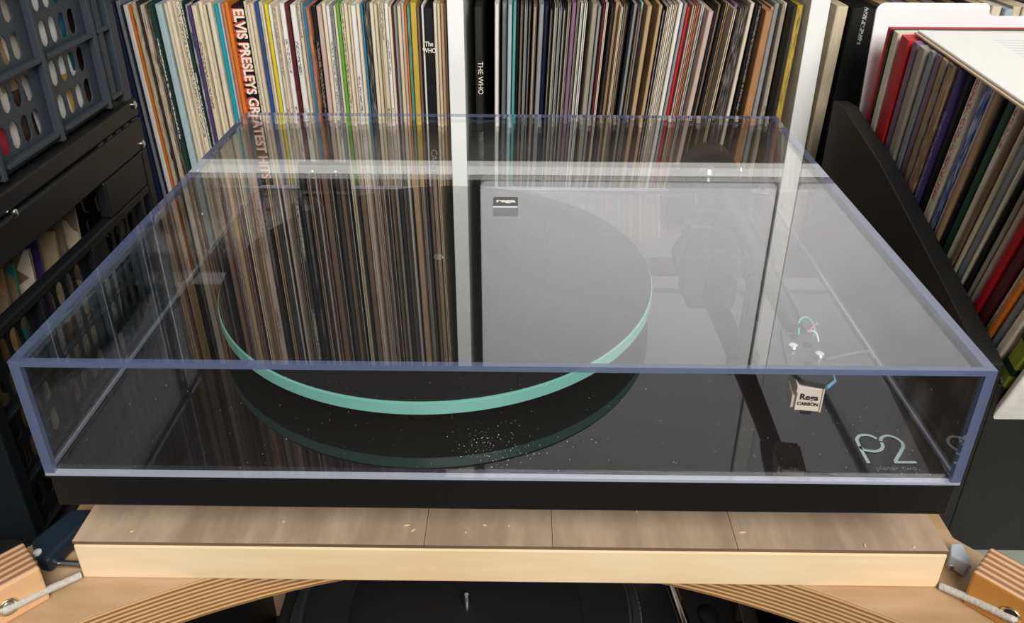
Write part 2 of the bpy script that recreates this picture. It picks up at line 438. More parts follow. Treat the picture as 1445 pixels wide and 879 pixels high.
# left compartment: widths measured off the photo along one row
L_SPEC = ('Np30 Gp24 Np8 Wp22 Op10 Cm16 Dp14 Cm20 Km18 Ft14 Sp30 Cp20 Ip16 Cp14 It24 Ft14 Nm12 Pp16 Ct24 Ip18 Cp14 Fp8 Ip20 Tp18 Sp10 Xp14 Op18 Kp52 Ct12 Ip14 Cp16 '
          'Bt18 Cp14 Ip10 Yp17 Wp12 Ct14 Ip12 Wt22 Mp16 Wt26 Ct14 Gp12 Lp14 Xm16 Kt20 Jp20 Ip16 Wt18 Gt14 Ip12 Ep14 Ct16 Ip14 Cp12 Wt20 Ip14 Lp8 Km26 Ip16 Cp14 Ip12 Ct18 Wt16 Ip12 Mp8 Gp10 Cp16 Jp12 Op7 Zm14 Hp28 Up10 Np8 Wp9 Kp36 Ip16 Cp12 Ap14 Up10')
items, tot = grow(L_SPEC)
xl0, xl1 = -.393, -.0645
rl = row_of_records(items, lambda q: xl0 + (xl1 - xl0) * q / tot, SB, SY + .006, lambda x: R(-2.0) * min(1, max(0, (-.09 - x) / .25)) if x > -.37 else R(-2.0),
                    'from left end of left compartment', 'records in the left shelf compartment')
# middle compartment; '_' are dark gaps
M_SPEC = ('_p40 Kt48 _p46 Wp26 _p8 Gp28 Sp24 Zp18 Kp14 Uo20 Go18 Do20 Uo26 Gp28 Np24 Do18 Qo22 Go18 Do22 Qo20 Vp26 Qo16 Wo14 Wo18 _p14 Qp32 Gp18 Mp16 Io16 _p14 Do16 Ap18 Co14 Uo20 Do18 Ko14 Gp18 Uo18 Sp14 Ap28 _p26 '
          'Ap22 Ko22 Co20 Wo22 Co14 Wp26 Gp18 Rp18 Jo24 Xo18 Wo20 Jp30 Kp26 Up16 Kp26 Ao18 Co18 Vp20 Km30 Km34 Ip26 Kt26 At44 Ap20 Gp30 Qp18 Ct22 Dp26 Hm40')
items, tot = grow(M_SPEC)
rm = row_of_records(items, lambda q: -.0465 + (.2815 - -.0465) * q / tot, SB, SY + .006, lambda x: R(6.3) * min(1, max(0, (x + .03) / .22)) - R(4.2) * min(1, max(0, (x - .215) / .060)),
                    'rightward of the central upright', 'records in the middle shelf compartment', hvis=.250, yjit=.022, fill=.76)
items, tot = grow('Cp20 Kt44 Ap24 Gm26 Rp10 Ap22 Qp22 Up16 Kp20 Cp18 Ip16 Sp14 Cp14 It20 Np14 Cp16 Wp14 Ap16 Cp14 Wt18 Bp14 Ip16 Cp14 Kp18 Ct16')
rr = row_of_records(items, lambda q: .3125 + (.62 - .3125) * q / tot, SB, SY + .006, lambda x: R(1.6), 'rightward of the right-hand upright', 'records in the right shelf compartment')
# upper left compartment: seen mirrored in the lid
cs = random.choices(('U', 'K', 'D', 'C', 'M', 'Q', 'A', 'J'), (6, 5, 6, 3, 3, 3, 3, 1), k=62)
items, tot = grow(' '.join('%s%s%d' % (c, random.choice('oopt'), random.choice((9, 12, 14, 18))) for c in cs))
row_of_records(items, lambda q: -.392 + (.32) * q / tot, U1, SY + .008, lambda x: R(1.2), 'from left end of upper left compartment', 'records in the upper left shelf compartment')

items, tot = grow(' '.join('%s%s%d' % (c, random.choice('op'), random.choice((10, 14, 18))) for c in random.choices(('K', 'U', 'D', 'N', 'M'), k=15)))
row_of_records(items, lambda q: -.560 + .142 * q / tot, U1, SY + .008, lambda x: R(.8), 'behind the crates in the far left upper compartment', 'records in the far left upper compartment')
items, tot = grow(' '.join('%s%s%d' % (c, random.choice('op'), random.choice((10, 14, 18))) for c in random.choices(('K', 'U', 'D', 'N', 'M'), k=11)))
row_of_records(items, lambda q: -.520 + .102 * q / tot, SB, SY + .008, lambda x: R(.8), 'behind the crates in the far left lower compartment', 'records in the far left lower compartment')
def spine_text(rec, txt, size, mat, ztop, x=0., bold=0., sx=1., y=-.0004):
    rot = Matrix(((0, 1, 0, x), (0, 0, -1, y), (-1, 0, 0, ztop), (0, 0, 0, 1)))
    put_text('spine_lettering', text_mesh(txt, size, bold, .00005, 'LEFT', sx), mat, rec, rot)
M_LETW = plain('cream_lettering', '#efe6d4', .6); M_LETR = plain('red_shadow_lettering', '#c2482e', .6); M_LETG = plain('grey_lettering', '#b9b6b0', .6); M_LETD = plain('brown_lettering', '#7a4630', .6); M_LETRED = plain('red_lettering', '#8e3b38', .6)
elv = [o for (k, l), o in rl.items() if k == 'Kp'][0]; who = [o for (k, l), o in rl.items() if k == 'Kp'][1]
elv['label'] = 'thick black record box with large cream lettering shadowed in red, ELVIS PRESLEYS'
spine_text(elv, 'ELVIS PRESLEYS GREATEST HITS', .0148, M_LETR, .3078, -.0014, .0008, .87, -.0003)
spine_text(elv, 'ELVIS PRESLEYS GREATEST HITS', .0142, M_LETW, .3070, .0004, .0004, .905, -.0008)
who['label'] = 'black record sleeve with silver The WHO lettering beside the central upright'
rot = Matrix(((1, 0, 0, 0), (0, 0, -1, -.0006), (0, 1, 0, .272), (0, 0, 0, 1)))
put_text('spine_lettering', text_mesh('The\nWHO', .0066, .0001, .00005, 'CENTER', .78), M_LETW, who, rot)
spine_text(who, "CAN'T", .009, M_LETG, .165)
w2 = [o for (k, l), o in rm.items() if k == 'Kt'][0]
w2['label'] = 'charcoal record sleeve lettered THE WHO standing by the central white upright'
w2.data = w2.data.copy(); w2.data.materials[0] = sleeve_mat('#24221f')
spine_text(w2, 'THE WHO', .0072, M_LETW, .258, .001); spine_text(w2, 'THE STORY OF', .006, M_LETG, .185, .001)
at = [o for (k, l), o in rm.items() if k == 'At'][0]; at.data = at.data.copy(); at.data.materials[0] = sleeve_mat('#b07f55', 'wide', '#7a4630')
at['label'] = 'wide tan record sleeve with brown capitals down its spine, middle compartment'
k2 = [o for (k, l), o in rr.items() if k == 'Kt'][0]; k2.data = k2.data.copy(); k2.data.materials[0] = sleeve_mat('#151515', 'wide', '#b9b6b0')
k2['label'] = 'wide black record sleeve with pale spaced lettering just right of the upright'

# ------------------------------------------------------------------ turntable
LW, LD, LH = .447, .36, LIDH
PT = .020
tt = empty('turntable', (0, .18, -.055), 'black gloss record player under a closed clear dust cover on wooden board', 'turntable')
X0, X1 = -LW / 2, LW / 2
MB().box((X0 + .001, .001, -PT), (X1 - .001, LD - .001, 0), 0, None, (1, 0, 1, 1, 1, 1)).build('plinth', [M_GLOSS, M_PEDGE], tt, .0008)
for fx, fy in ((-.165, .105), (.165, .105), (.0, .31)):
    MB().lathe([(.018, -.055), (.020, -.050), (.017, -.035), (.019, -.022), (.019, -PT)], (fx, fy, 0), 32).build('foot', M_RUBBER, tt, 0, True)
# platter
PX, PY, PR = -.0448, .1720, .1400
platter = MB().lathe([(PR - .0008, .0140), (PR, .0146), (PR, .0214), (PR - .0008, .0220)], (PX, PY, 0), 160).build('glass_platter', M_RIMG, tt, 0, True)
tag(platter, 'green edged glass platter')
MB().lathe([(PR - .0012, .0221), (PR - .0006, .0226), (PR - .0010, .0236), (PR - .004, .0238)], (PX, PY, 0), 160).build('felt_mat', M_FELT, platter, 0, True)
MB().lathe([(.004, .0238), (.0036, .032), (.002, .0335)], (PX, PY, 0), 20).build('spindle', M_CHROME, platter, 0, True)
MB().lathe([(.062, .0003), (.062, .011), (.055, .0138)], (PX, PY, 0), 64).build('sub_platter', M_BLKP, tt, 0, True)
MB().lathe([(.012, .0003), (.012, .010), (.009, .0135)], (PX - .12, PY + .13, 0), 32).build('motor_pulley', M_BLKP, tt, 0, True)
# tonearm
AX, AY, AZ = .160, .262, .041
arm = MB().tube([(AX, AY + .012, AZ), (AX, AY - .01, AZ), (AX, AY - .06, AZ), (AX, AY - .12, AZ), (AX - .0003, AY - .165, AZ), (AX - .0012, AY - .190, AZ - .0005)],
                [.0085, .0085, .0078, .0066, .0058, .0056], 20).build('tonearm', M_BLKP, tt, 0, True)
MB().lathe([(.026, .0003), (.026, .004), (.020, .006), (.0155, .008), (.0155, .030)], (AX, AY, 0), 40).build('arm_base', M_BLKP, arm, 0, True)
MB().box((AX - .019, AY - .012, .029), (AX + .019, AY + .012, .055)).build('bearing_housing', M_BLKP, arm, .004, False, 3)
ry = Matrix.Rotation(R(90), 4, 'X')
MB().lathe([(.019, -.012), (.021, -.010), (.021, .010), (.019, .012)], (AX, AY + .048, AZ - .002), 40, None, ry).build('counterweight', M_BLKP, arm, 0, True)
MB().tube([(AX, AY + .01, AZ), (AX, AY + .064, AZ)], .0045, 12).build('counterweight_stub', M_ALU, arm, 0, True)
MB().lathe([(.006, .0552), (.0065, .057), (.005, .060)], (AX - .012, AY + .002, 0), 20).build('bias_dial', M_CHROME, arm, 0, True)
MB().tube([(AX + .018, AY + .000, .040), (AX + .026, AY - .010, .044), (AX + .030, AY - .018, .047)], .0016, 10).build('lift_lever', M_CHROME, arm, 0, True)
MB().lathe([(.0028, .055), (.003, .057), (.0015, .059)], (AX + .013, AY + .006, 0), 16).build('pivot_screw', M_CHROME, arm, 0, True)
MB().box((AX - .004, AY - .112, .0003), (AX + .006, AY - .100, .0325)).box((AX - .0095, AY - .112, .029), (AX - .0072, AY - .100, .045)).box((AX + .0072, AY - .112, .029), (AX + .0095, AY - .100, .045)).box((AX - .0095, AY - .112, .0285), (AX + .0095, AY - .100, .0315)).build('arm_rest', M_BLKP, tt, .0008)
MB().box((AX - .030, AY - .034, .0003), (AX - .012, AY - .018, .030)).build('lift_platform', M_BLKP, tt, .002)
# headshell: flat plate, slightly angled
HY = AY - .190
hrot = Matrix.Translation((AX - .0012, HY, AZ - .0035)) @ Matrix.Rotation(R(-7), 4, 'Z') @ Matrix.Rotation(R(4), 4, 'X')
pl = [(-.0075, .004), (-.0085, -.012), (-.0085, -.030), (-.003, -.0395), (.008, -.0415), (.0130, -.036), (.0130, -.019), (.009, -.006), (.0065, .004)]
MB().prism(pl, 0, .0035, mat=hrot).build('headshell', M_HEAD, arm, .0005)
MB().tube([hrot @ Vector(p) for p in ((.0132, -.030, .0015), (.0134, -.036, .0015), (.0085, -.0418, .0015))], .0010, 8).build('headshell_edge', M_BLUE, arm, 0, True)
MB().tube(spline([hrot @ Vector(p) for p in ((.012, -.021, .003), (.020, -.018, .004), (.028, -.016, .0055), (.033, -.017, .007), (.035, -.022, .006))], 4), .0009, 8).build('finger_lift', M_ALU, arm, 0, True)
for sx_, sy_ in ((-.0040, -.0145), (.0085, -.0200)):
    MB().lathe([(.0030, .0036), (.0030, .0050), (.0022, .0058)], hrot @ Vector((sx_, sy_, 0)), 18).build('mounting_screw', M_CHROME, arm, 0, True)
for sx_, sy_ in ((-.002, -.004), (.004, -.0105), (.002, -.027)):
    MB().lathe([(.0022, .00355), (.0022, .0040)], hrot @ Vector((sx_, sy_, 0)), 16).build('plate_hole', M_INK, arm)
for m_, pts in ((M_GREEN, ((.001, -.002, .004), (.0015, .004, .009), (.006, .006, .010), (.0085, .001, .0085), (.0085, -.004, .005))),
                (M_RED, ((.006, -.002, .007), (.008, .000, .0085), (.0105, .002, .0095))), (M_WIREW, ((.0055, -.001, .006), (.009, -.003, .007), (.0105, -.007, .004)))):
    MB().tube(spline([hrot @ Vector(p) for p in pts], 4), .0005, 6).build('lead_wire', m_, arm, 0, True)
# cartridge body hanging at the front of the headshell
crot = Matrix.Translation((AX - .0012, HY, AZ - .0062)) @ Matrix.Rotation(R(-7), 4, 'Z')
fb = [(-.0045, -.0405), (.0075, -.0405), (.0075, -.018), (-.0045, -.018)]
cb = MB(); cb.prism(fb, -.0150, -.0006, mat=crot)
cb.box((-.0062, -.0385, -.0150), (-.0045, -.025, -.0075), 0, crot).box((.0075, -.0412, -.0150), (.0084, -.020, .0005), 0, crot).box((-.0053, -.0412, -.0040), (-.0045, -.024, .0005), 0, crot)
cart = cb.build('cartridge', M_CART, arm, .0004)
cart['label'] = 'small cream cartridge with black print'
MB().box((-.0012, -.0408, -.0172), (.0042, -.034, -.0150), 0, crot).build('stylus_holder', M_BLKP, arm, .0003)
tr = crot @ Matrix.Translation((.0015, -.0409, -.0062)) @ Matrix(((1, 0, 0, 0), (0, 0, -1, 0), (0, 1, 0, 0), (0, 0, 0, 1)))
inv = world_of(tt).inverted()
def part_text(name, me, mat, parent, mw):
    me.materials.clear(); me.materials.append(mat); me.transform(mw)
    o = bpy.data.objects.new(name, me); COL.objects.link(o); o.parent = parent; o.matrix_parent_inverse = world_of(parent).inverted(); return o
part_text('cartridge_logo', text_mesh('Rega', .0050, .0001, .00005, 'CENTER', .95), M_INK, arm, tr)
part_text('cartridge_lettering', text_mesh('CARBON', .0028, .00005, .00005, 'CENTER', .9), M_INK, arm, tr @ Matrix.Translation((0, -.0042, 0)))
# printed logo on plinth
def lp(cx, cy): return onZ(1195 + cx / 13.52, 605 + cy / 13.52, 0)
lg = MB()
for st in (((415, 665), (330, 510), (250, 360), (196, 240), (190, 200), (235, 142), (340, 122), (450, 140), (565, 195)),
           ((240, 340), (300, 395), (400, 425), (540, 438), (640, 410), (685, 345), (660, 270)),
           ((640, 242), (655, 185), (720, 147), (810, 142), (930, 180), (1035, 255), (1072, 330), (1050, 405), (920, 625))):
    ribbon(lg, spline([lp(*q) for q in st], 8), .00175, .0001)
ribbon(lg, [lp(900, 648), lp(1100, 648), lp(1325, 648)], .0016, .00012)
lg.build('logo', M_SILVER, tt)
a, b = lp(548, 760), lp(1275, 760)
part_text('logo_lettering', text_mesh('planar two', .0042, 0, .00003, 'LEFT', 1.13), M_DIM, tt, Matrix.Translation((a.x, a.y, .0002)) @ Matrix.Rotation(math.atan2(b.y - a.y, b.x - a.x), 4, 'Z'))

# dust cover
SW, TT, FT = .0048, .0030, .0030
dc = MB()
def pane(o4, off):   # two skins of one clear sheet
    dc.face(o4); dc.face([Vector(p) + Vector(off) for p in reversed(o4)])
zb = .0022
pane([(X0 + SW, FT, LH), (X1 - SW, FT, LH), (X1 - SW, LD - FT, LH), (X0 + SW, LD - FT, LH)], (0, 0, -TT))
pane([(X0 + SW, 0, zb), (X1 - SW, 0, zb), (X1 - SW, 0, LH - TT), (X0 + SW, 0, LH - TT)], (0, FT, 0))
pane([(X1 - SW, LD, zb), (X0 + SW, LD, zb), (X0 + SW, LD, LH - TT), (X1 - SW, LD, LH - TT)], (0, -FT, 0))
pane([(X0, LD - FT, zb), (X0, FT, zb), (X0, FT, LH - TT), (X0, LD - FT, LH - TT)], (SW - .0016, 0, 0))
pane([(X1, FT, zb), (X1, LD - FT, zb), (X1, LD - FT, LH - TT), (X1, FT, LH - TT)], (-SW + .0016, 0, 0))
cover = dc.build('dust_cover', M_CLEAR, tt); cover['label'] = 'clear acrylic dust cover with bluish edges'
e_ = .00003
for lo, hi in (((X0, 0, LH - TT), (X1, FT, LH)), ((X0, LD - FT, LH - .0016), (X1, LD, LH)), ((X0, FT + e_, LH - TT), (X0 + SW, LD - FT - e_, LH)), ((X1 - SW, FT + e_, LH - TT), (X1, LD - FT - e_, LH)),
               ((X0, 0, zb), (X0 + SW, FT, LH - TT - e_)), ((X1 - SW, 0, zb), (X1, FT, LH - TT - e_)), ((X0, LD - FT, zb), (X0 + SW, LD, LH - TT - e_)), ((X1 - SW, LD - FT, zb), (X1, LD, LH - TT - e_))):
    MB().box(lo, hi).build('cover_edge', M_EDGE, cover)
for lo, hi in (((X0, 0, .0004), (X1, FT, zb - e_)), ((X0, LD - FT, .0004), (X1, LD, zb - e_)), ((X0, FT + e_, .0004), (X0 + .0014, LD - FT - e_, zb - e_)), ((X1 - .0014, FT + e_, .0004), (X1, LD - FT - e_, zb - e_))):
    MB().box(lo, hi).build('cover_rim', M_RIM, cover)
MB().box((-.0088, .1725, LH + .0001), (.0072, .1865, LH + .0009)).build('badge', plain('badge_grey', '#5d5a58', .6, 0, .2), cover, .0002)
MB().box((-.0086, .1714, LH + .0001), (.0070, .17245, LH + .0007)).build('badge_edge', plain('badge_edge_grey', '#cfcfd2', .4, .2), cover, .0001)
part_text('badge_lettering', text_mesh('rega', .0062, .0003, .00005, 'CENTER', 1.15), plain('badge_print', '#e6e4e0', .5), cover, Matrix.Translation((-.0008, .1800, LH + .00097)))
for hx in (-.160, .160):
    MB().box((hx - .022, LD - FT - .010, .004), (hx + .022, LD - FT - .0005, .026)).build('hinge', M_BLKP, cover, .001)
    for k in (-.010, .010):
        MB().lathe([(.003, 0), (.003, .0012), (.002, .0018)], (hx + k, LD - FT - .010, .019), 14, None, Matrix.Rotation(R(90), 4, 'X')).build('hinge_screw', M_CHROME, cover, 0, True)
ds = MB()
def speck(p, s, n):
    n = Vector(n); a = n.orthogonal().normalized(); b = n.cross(a); t = random.uniform(0, 6.28)
    q = [Vector(p) + (a * math.cos(t + k * 2.09) + b * math.sin(t + k * 2.09)) * s * random.uniform(.5, 1.4) for k in range(3)]
    ds.face(q); ds.face([q[0], q[1], Vector(p) + n * s * .5]); ds.face([q[1], q[2], Vector(p) + n * s * .5]); ds.face([q[2], q[0], Vector(p) + n * s * .5])
for k in range(260): speck((random.uniform(X0 + .01, X1 - .01), -.00005, random.uniform(.005, LH - .006)), random.uniform(.00006, .00022), (0, -1, 0))
for k in range(170): speck((random.gauss(-.002, .013), -.00005, random.gauss(.022, .006)), random.uniform(.00006, .0003), (0, -1, 0))
for k in range(160): speck((random.uniform(X0 + .01, X1 - .01), random.uniform(.01, LD - .01), LH + .00003), random.uniform(.00006, .0002), (0, 0, 1))
for k in range(120): speck((X0 + .00478 + .00005, random.uniform(.01, LD - .01), random.uniform(.005, LH - .008)), random.uniform(.00008, .0003), (1, 0, 0))
tag(ds.build('dust', M_DUST, cover), kind='stuff')

# ------------------------------------------------------------------ wooden board under the turntable
BZ = -.055; BT = .027; BF = .0108
board = empty('wooden_board', (0, .18, BZ - BT), 'thick wooden board with worn top and pale front edging under turntable', 'board')
s1 = onZ(605, 720, BZ).x; s2 = onZ(778, 725, BZ).x; s3 = onZ(1027, 725, BZ).x
seams = [-.2292, s1, s2, s3, .2369]
for k in range(4):
    MB().box((seams[k] + .00015, BF - .0008, BZ - .0016), (seams[k + 1] - .00015, .345, BZ - .00002), 0, None, (0, 0, 1, 1, 0, 1)).build('plank', [M_OLDPLY, M_DARKPLY], board)
MB().box((-.2289, BF - .0003, BZ - .0028), (.2366, .345, BZ - .0017)).build('ply_layer', M_DARKPLY, board)
MB().box((-.2286, BF + .008, BZ - BT), (.2362, .345, BZ - .0029)).build('core', M_PALEWOOD, board)
MB().box((-.2290, BF - .0012, BZ - BT), (.2366, BF + .0079, BZ - .0029)).build('front_edging', M_PALEWOOD, board, .0008)
for u, v, l, a in ((574, 741, .006, 5), (583, 748, .005, 40), (684, 741, .004, -20), (657, 751, .002, 0), (1048, 751, .006, 0), (186, 750, .003, 20), (1290, 772, .003, 10), (1220, 770, .004, 60), (400, 736, .002, 0), (898, 722, .002, 30), (718, 742, .002, 0)):
    l *= .6; p = onZ(u, v, BZ); mt = Matrix.Translation((p.x, p.y, BZ)) @ Matrix.Rotation(R(a), 4, 'Z')
    MB().prism([(-l / 2, -.0002), (-l * .1, -.0006), (l / 2, 0), (0, .0004)], 0, .0005, mat=mt).build('splinter', M_PALEWOOD, board)

# ------------------------------------------------------------------ plywood stand
DZ = -.082; DT = .028
def arch(x): return .0447 - 1.317 * x * x
desk = empty('plywood_stand', (0, .15, FLOOR_Z), 'birch plywood stand with arched front edge carrying the wooden board', 'stand')
poly = [(-.257, .36), (-.257, .045), (-.345, -.045), (-.305, -.0800)]
xs = [-.305 + .61 * k / 40 for k in range(1, 40)]
poly += [(x, arch(x)) for x in xs] + [(.305, -.0800), (.345, -.045), (.262, .045), (.262, .36)]
MB().prism(poly, DZ - DT, DZ, 0, 1).build('top', [M_DESKTOP, M_PLYZ], desk, .0006)
for sx_ in (-1, 1):
    for y0 in (.06, .32):
        MB().box((sx_ * .25 - .015, y0, FLOOR_Z), (sx_ * .25 + .015, y0 + .03, DZ - DT)).build('leg', M_DESKTOP, desk, .002)
MB().box((-.26, .02, -.53), (.26, .46, -.505)).build('lower_shelf', M_BLKM, desk, .001)
for sx_ in (-.275, .260): MB().box((sx_, .02, -.53), (sx_ + .015, .46, DZ - DT - .001)).build('side_panel', M_BLKM, desk, .001)
MB().box((-.26, .44, -.505), (.26, .46, DZ - DT - .001)).build('back_panel', M_BLKM, desk, .001)
def block(A, side, mat_face, lab):
    # standing ply offcut, its layers showing on the top; front face turned towards the middle
    ang = R(46.5) if side < 0 else R(-46.5)
    m = Matrix.Translation((A[0], A[1], DZ)) @ Matrix.Rotation(ang, 4, 'Z')
    mb = MB(); L_ = -.085 if side < 0 else .085
    x0, x1 = sorted((0, L_))
    mb.box((x0, 0, 0), (x1, .0245, .024), 0, m, (1, 2, 0, 1, 1, 1))
    o = bpy.data.objects.new('plywood_block', None); COL.objects.link(o); o.matrix_world = m; o.location = m.to_translation(); o.rotation_euler = m.to_euler()
    tag(o, lab, 'block', 'plywood blocks tied to the stand')
    mb2 = MB(); mb2.box((x0, 0, .0002), (x1, .0245, .024), 0, None, (1, 2, 0, 2, 1, 2))
    me = mb2.mesh('offcut', [mat_face, mat_face, M_PLYY]); c = bpy.data.objects.new('offcut', me); COL.objects.link(c); c.parent = o
    b = c.modifiers.new('bevel', 'BEVEL'); b.width = .0012; b.segments = 2
    ex = -.0185 if side < 0 else .0215
    rx = Matrix.Rotation(R(90), 4, 'X')
    ring = MB(); ring.lathe([(.0030, -.0006), (.0046, .0012), (.0052, .0004), (.0052, -.0006)], (ex, -.0003, .0105), 24, None, rx)
    r_ = bpy.data.objects.new('eyelet', ring.mesh('eyelet', M_BRASS)); COL.objects.link(r_); r_.parent = o
    for p_ in r_.data.polygons: p_.use_smooth = True
    hole = MB(); hole.lathe([(.0034, -.0004), (.0034, .0013)], (ex, -.0003, .0105), 20, None, rx)
    h_ = bpy.data.objects.new('eyelet_hole', hole.mesh('eyelet_hole', M_INK if side > 0 else M_ALU)); COL.objects.link(h_); h_.parent = o
    return m, m @ Vector((ex, -.0008, .0105))
mL, eL = block((-.2395, -.0046), -1, M_PEACHWOOD, 'peach birch plywood block with layered top, tied beside the crates')
mR, eR = block((.2452, -.0004), 1, M_ORANGEWOOD, 'orange birch plywood block with layered top, tied before the black bin')
for e, sx_, lab in ((eL, -1, 'pale braided cord running from crate-side block to wooden board'), (eR, 1, 'pale braided cord running from bin-side block to wooden board')):
    end = Vector((-.2265 if sx_ < 0 else .2345, .0150, DZ + .0022)); mid = e.lerp(end, .5) + Vector((0, -.0005, .0005))
    c = e + Vector((0, -.001, 0))
    if sx_ < 0: end = Vector((-.2300, .0090, DZ + .0024)); end2 = Vector((-.2255, .0095, DZ + .0024))
    else: end = Vector((.2375, .0085, DZ + .0024)); end2 = Vector((.2330, .0090, DZ + .0024))
    pts = spline([e + Vector((-.0006 * sx_ * -1, .0002, 0)), c, e.lerp(end, .5), end], 6)
    tag(MB().tube(pts, .0021, 10).build('cord', M_ROPE, None, 0, True), lab, 'cord', 'cords of the plywood stand')
for (u0, v0, u1, v1, lab) in ((50, 793, 116, 797, 'thin grey metal rod lying between crate-side block and wooden board'), (1337, 799, 1368, 797, 'thin grey metal rod lying between bin-side block and wooden board')):
    a = onZ(u0, v0, DZ + .0022); b = onZ(u1, v1, DZ + .0022); b2 = a.lerp(b, .97)
    tag(MB().tube([a, b2], .0020, 12).build('metal_rod', M_ALU, None, 0, True), lab, 'rod', 'rods on the plywood stand')

# ------------------------------------------------------------------ second turntable under the stand
LZ = -.505
lt = empty('turntable', (0, .24, LZ), 'black direct drive turntable in the dark below the plywood stand', 'turntable')
TX, TY, TZ = -.0385, .232, -.375
MB().box((-.225, .06, LZ + .012), (.225, .42, TZ - .030)).build('plinth', M_BLKM, lt, .004)
for fx in (-.19, .19):
    for fy in (.09, .39): MB().lathe([(.026, LZ), (.028, LZ + .006), (.026, LZ + .0125)], (fx, fy, 0), 28).build('foot', M_RUBBER, lt, 0, True)
p2 = MB().lathe([(.160, TZ - .030), (.1655, TZ - .024), (.1655, TZ - .006), (.158, TZ - .002), (.156, TZ - .004)], (TX, TY, 0), 96).build('platter', plain('platter_grey', '#6c6e72', .3, .8), lt, 0, True)
MB().lathe([(.154, TZ - .0035), (.154, TZ - .0005), (.150, TZ), (.112, TZ - .0002), (.110, TZ - .0010), (.107, TZ)], (TX, TY, 0), 96).build('slipmat', M_BLKP, p2, 0, True)
MB().lathe([(.0036, TZ), (.0036, TZ + .012), (.002, TZ + .0145)], (TX, TY, 0), 20).build('spindle', M_CHROME, p2, 0, True)
dots = MB()
for k in range(180):
    for r_ in range(3):
        a = 2 * math.pi * (k + .5 * (r_ % 2)) / 180; z = TZ - .021 + .005 * r_
        dots.box((-.0018, .1655, z), (.0018, .1663, z + .0028), 0, Matrix.Translation((TX, TY, 0)) @ Matrix.Rotation(a, 4, 'Z'))
tag(dots.build('strobe_dots', plain('dot_silver', '#b5b8bd', .3, .6), p2), kind='stuff')
q0 = onZ(948, 828, TZ + .02); q1 = onZ(968, 885, TZ + .02)
MB().tube([(q0.x + (q0.x - q1.x) * 2, q0.y + (q0.y - q1.y) * 2, TZ + .02), (q1.x, q1.y, TZ + .02), (q1.x + .01, q1.y - .04, TZ + .018)], .0052, 16).build('tonearm', M_CHROME, lt, 0, True)
MB().lathe([(.03, TZ - .030), (.03, TZ - .012), (.02, TZ - .008), (.02, TZ + .012)], (q0.x + (q0.x - q1.x) * 2, q0.y + (q0.y - q1.y) * 2, 0), 32).build('arm_base', M_ALU, lt, 0, True)
q = onZ(1000, 868, TZ - .028); MB().lathe([(.010, TZ - .0305), (.010, TZ - .026), (.008, TZ - .025)], (q.x, q.y, 0), 24).build('knob', M_BLKP, lt, 0, True)
q = onZ(1040, 850, TZ - .028); MB().box((q.x, q.y - .08, TZ - .0305), (q.x + .016, q.y + .06, TZ - .027)).build('pitch_slider', M_ALU, lt, .001)

# ------------------------------------------------------------------ side tables holding crates and bin
def side_table(x0, x1, y0, y1, lab, mat_):
    t = empty('side_table', ((x0 + x1) / 2, (y0 + y1) / 2, FLOOR_Z), lab, 'table')
    MB().box((x0, y0, -.205), (x1, y1, -.185)).build('table_top', mat_, t, .001)
    for lx in (x0 + .01, x1 - .04):
        for ly in (y0 + .01, y1 - .04): MB().box((lx, ly, FLOOR_Z), (lx + .03, ly + .03, -.205)).build('leg', M_BLKM, t, .001)
side_table(-.78, -.315, .07, .48, 'dark low table standing under the stacked plastic crates', M_BLKM)
side_table(.293, .86, .02, .48, 'grey green low table standing under the black record bin', M_TABLE)

# ------------------------------------------------------------------ plastic crates
def capsule_ray(dx, dy, w, h):
    lo, hi = 0, max(w, h); r = w / 2; c = h / 2 - r
    for _ in range(22):
        t = (lo + hi) / 2; x, y = abs(dx * t), abs(dy * t)
        ins = (x <= r and y <= c) or (x * x + (y - c) ** 2 <= r * r if y > c else x <= r)
        lo, hi = (t, hi) if ins else (lo, t)
    return lo
def slot_tile(mb, P, u0, u1, v0, v1, w, h):
    cu, cv = (u0 + u1) / 2, (v0 + v1) / 2; hu, hv = (u1 - u0) / 2, (v1 - v0) / 2
    ca = math.atan2(hv, hu); cb_ = math.atan2(h / 2 - w / 2, w / 2)
    angs = sorted({0, math.pi / 2, math.pi, -math.pi / 2, ca, math.pi - ca, -ca, ca - math.pi, cb_, math.pi - cb_, -cb_, cb_ - math.pi, R(80), R(100), -R(80), -R(100), R(85), R(95), -R(85), -R(95)})
    H, O = [], []
    for a in angs:
        dx, dy = math.cos(a), math.sin(a); t = capsule_ray(dx, dy, w, h); H.append((cu + dx * t, cv + dy * t))
        s = min(hu / abs(dx) if abs(dx) > 1e-6 else 9, hv / abs(dy) if abs(dy) > 1e-6 else 9); O.append((cu + dx * s, cv + dy * s))
    n = len(angs)
    for k in range(n):
        j = (k + 1) % n; mb.face([P(*O[k]), P(*O[j]), P(*H[j]), P(*H[k])])
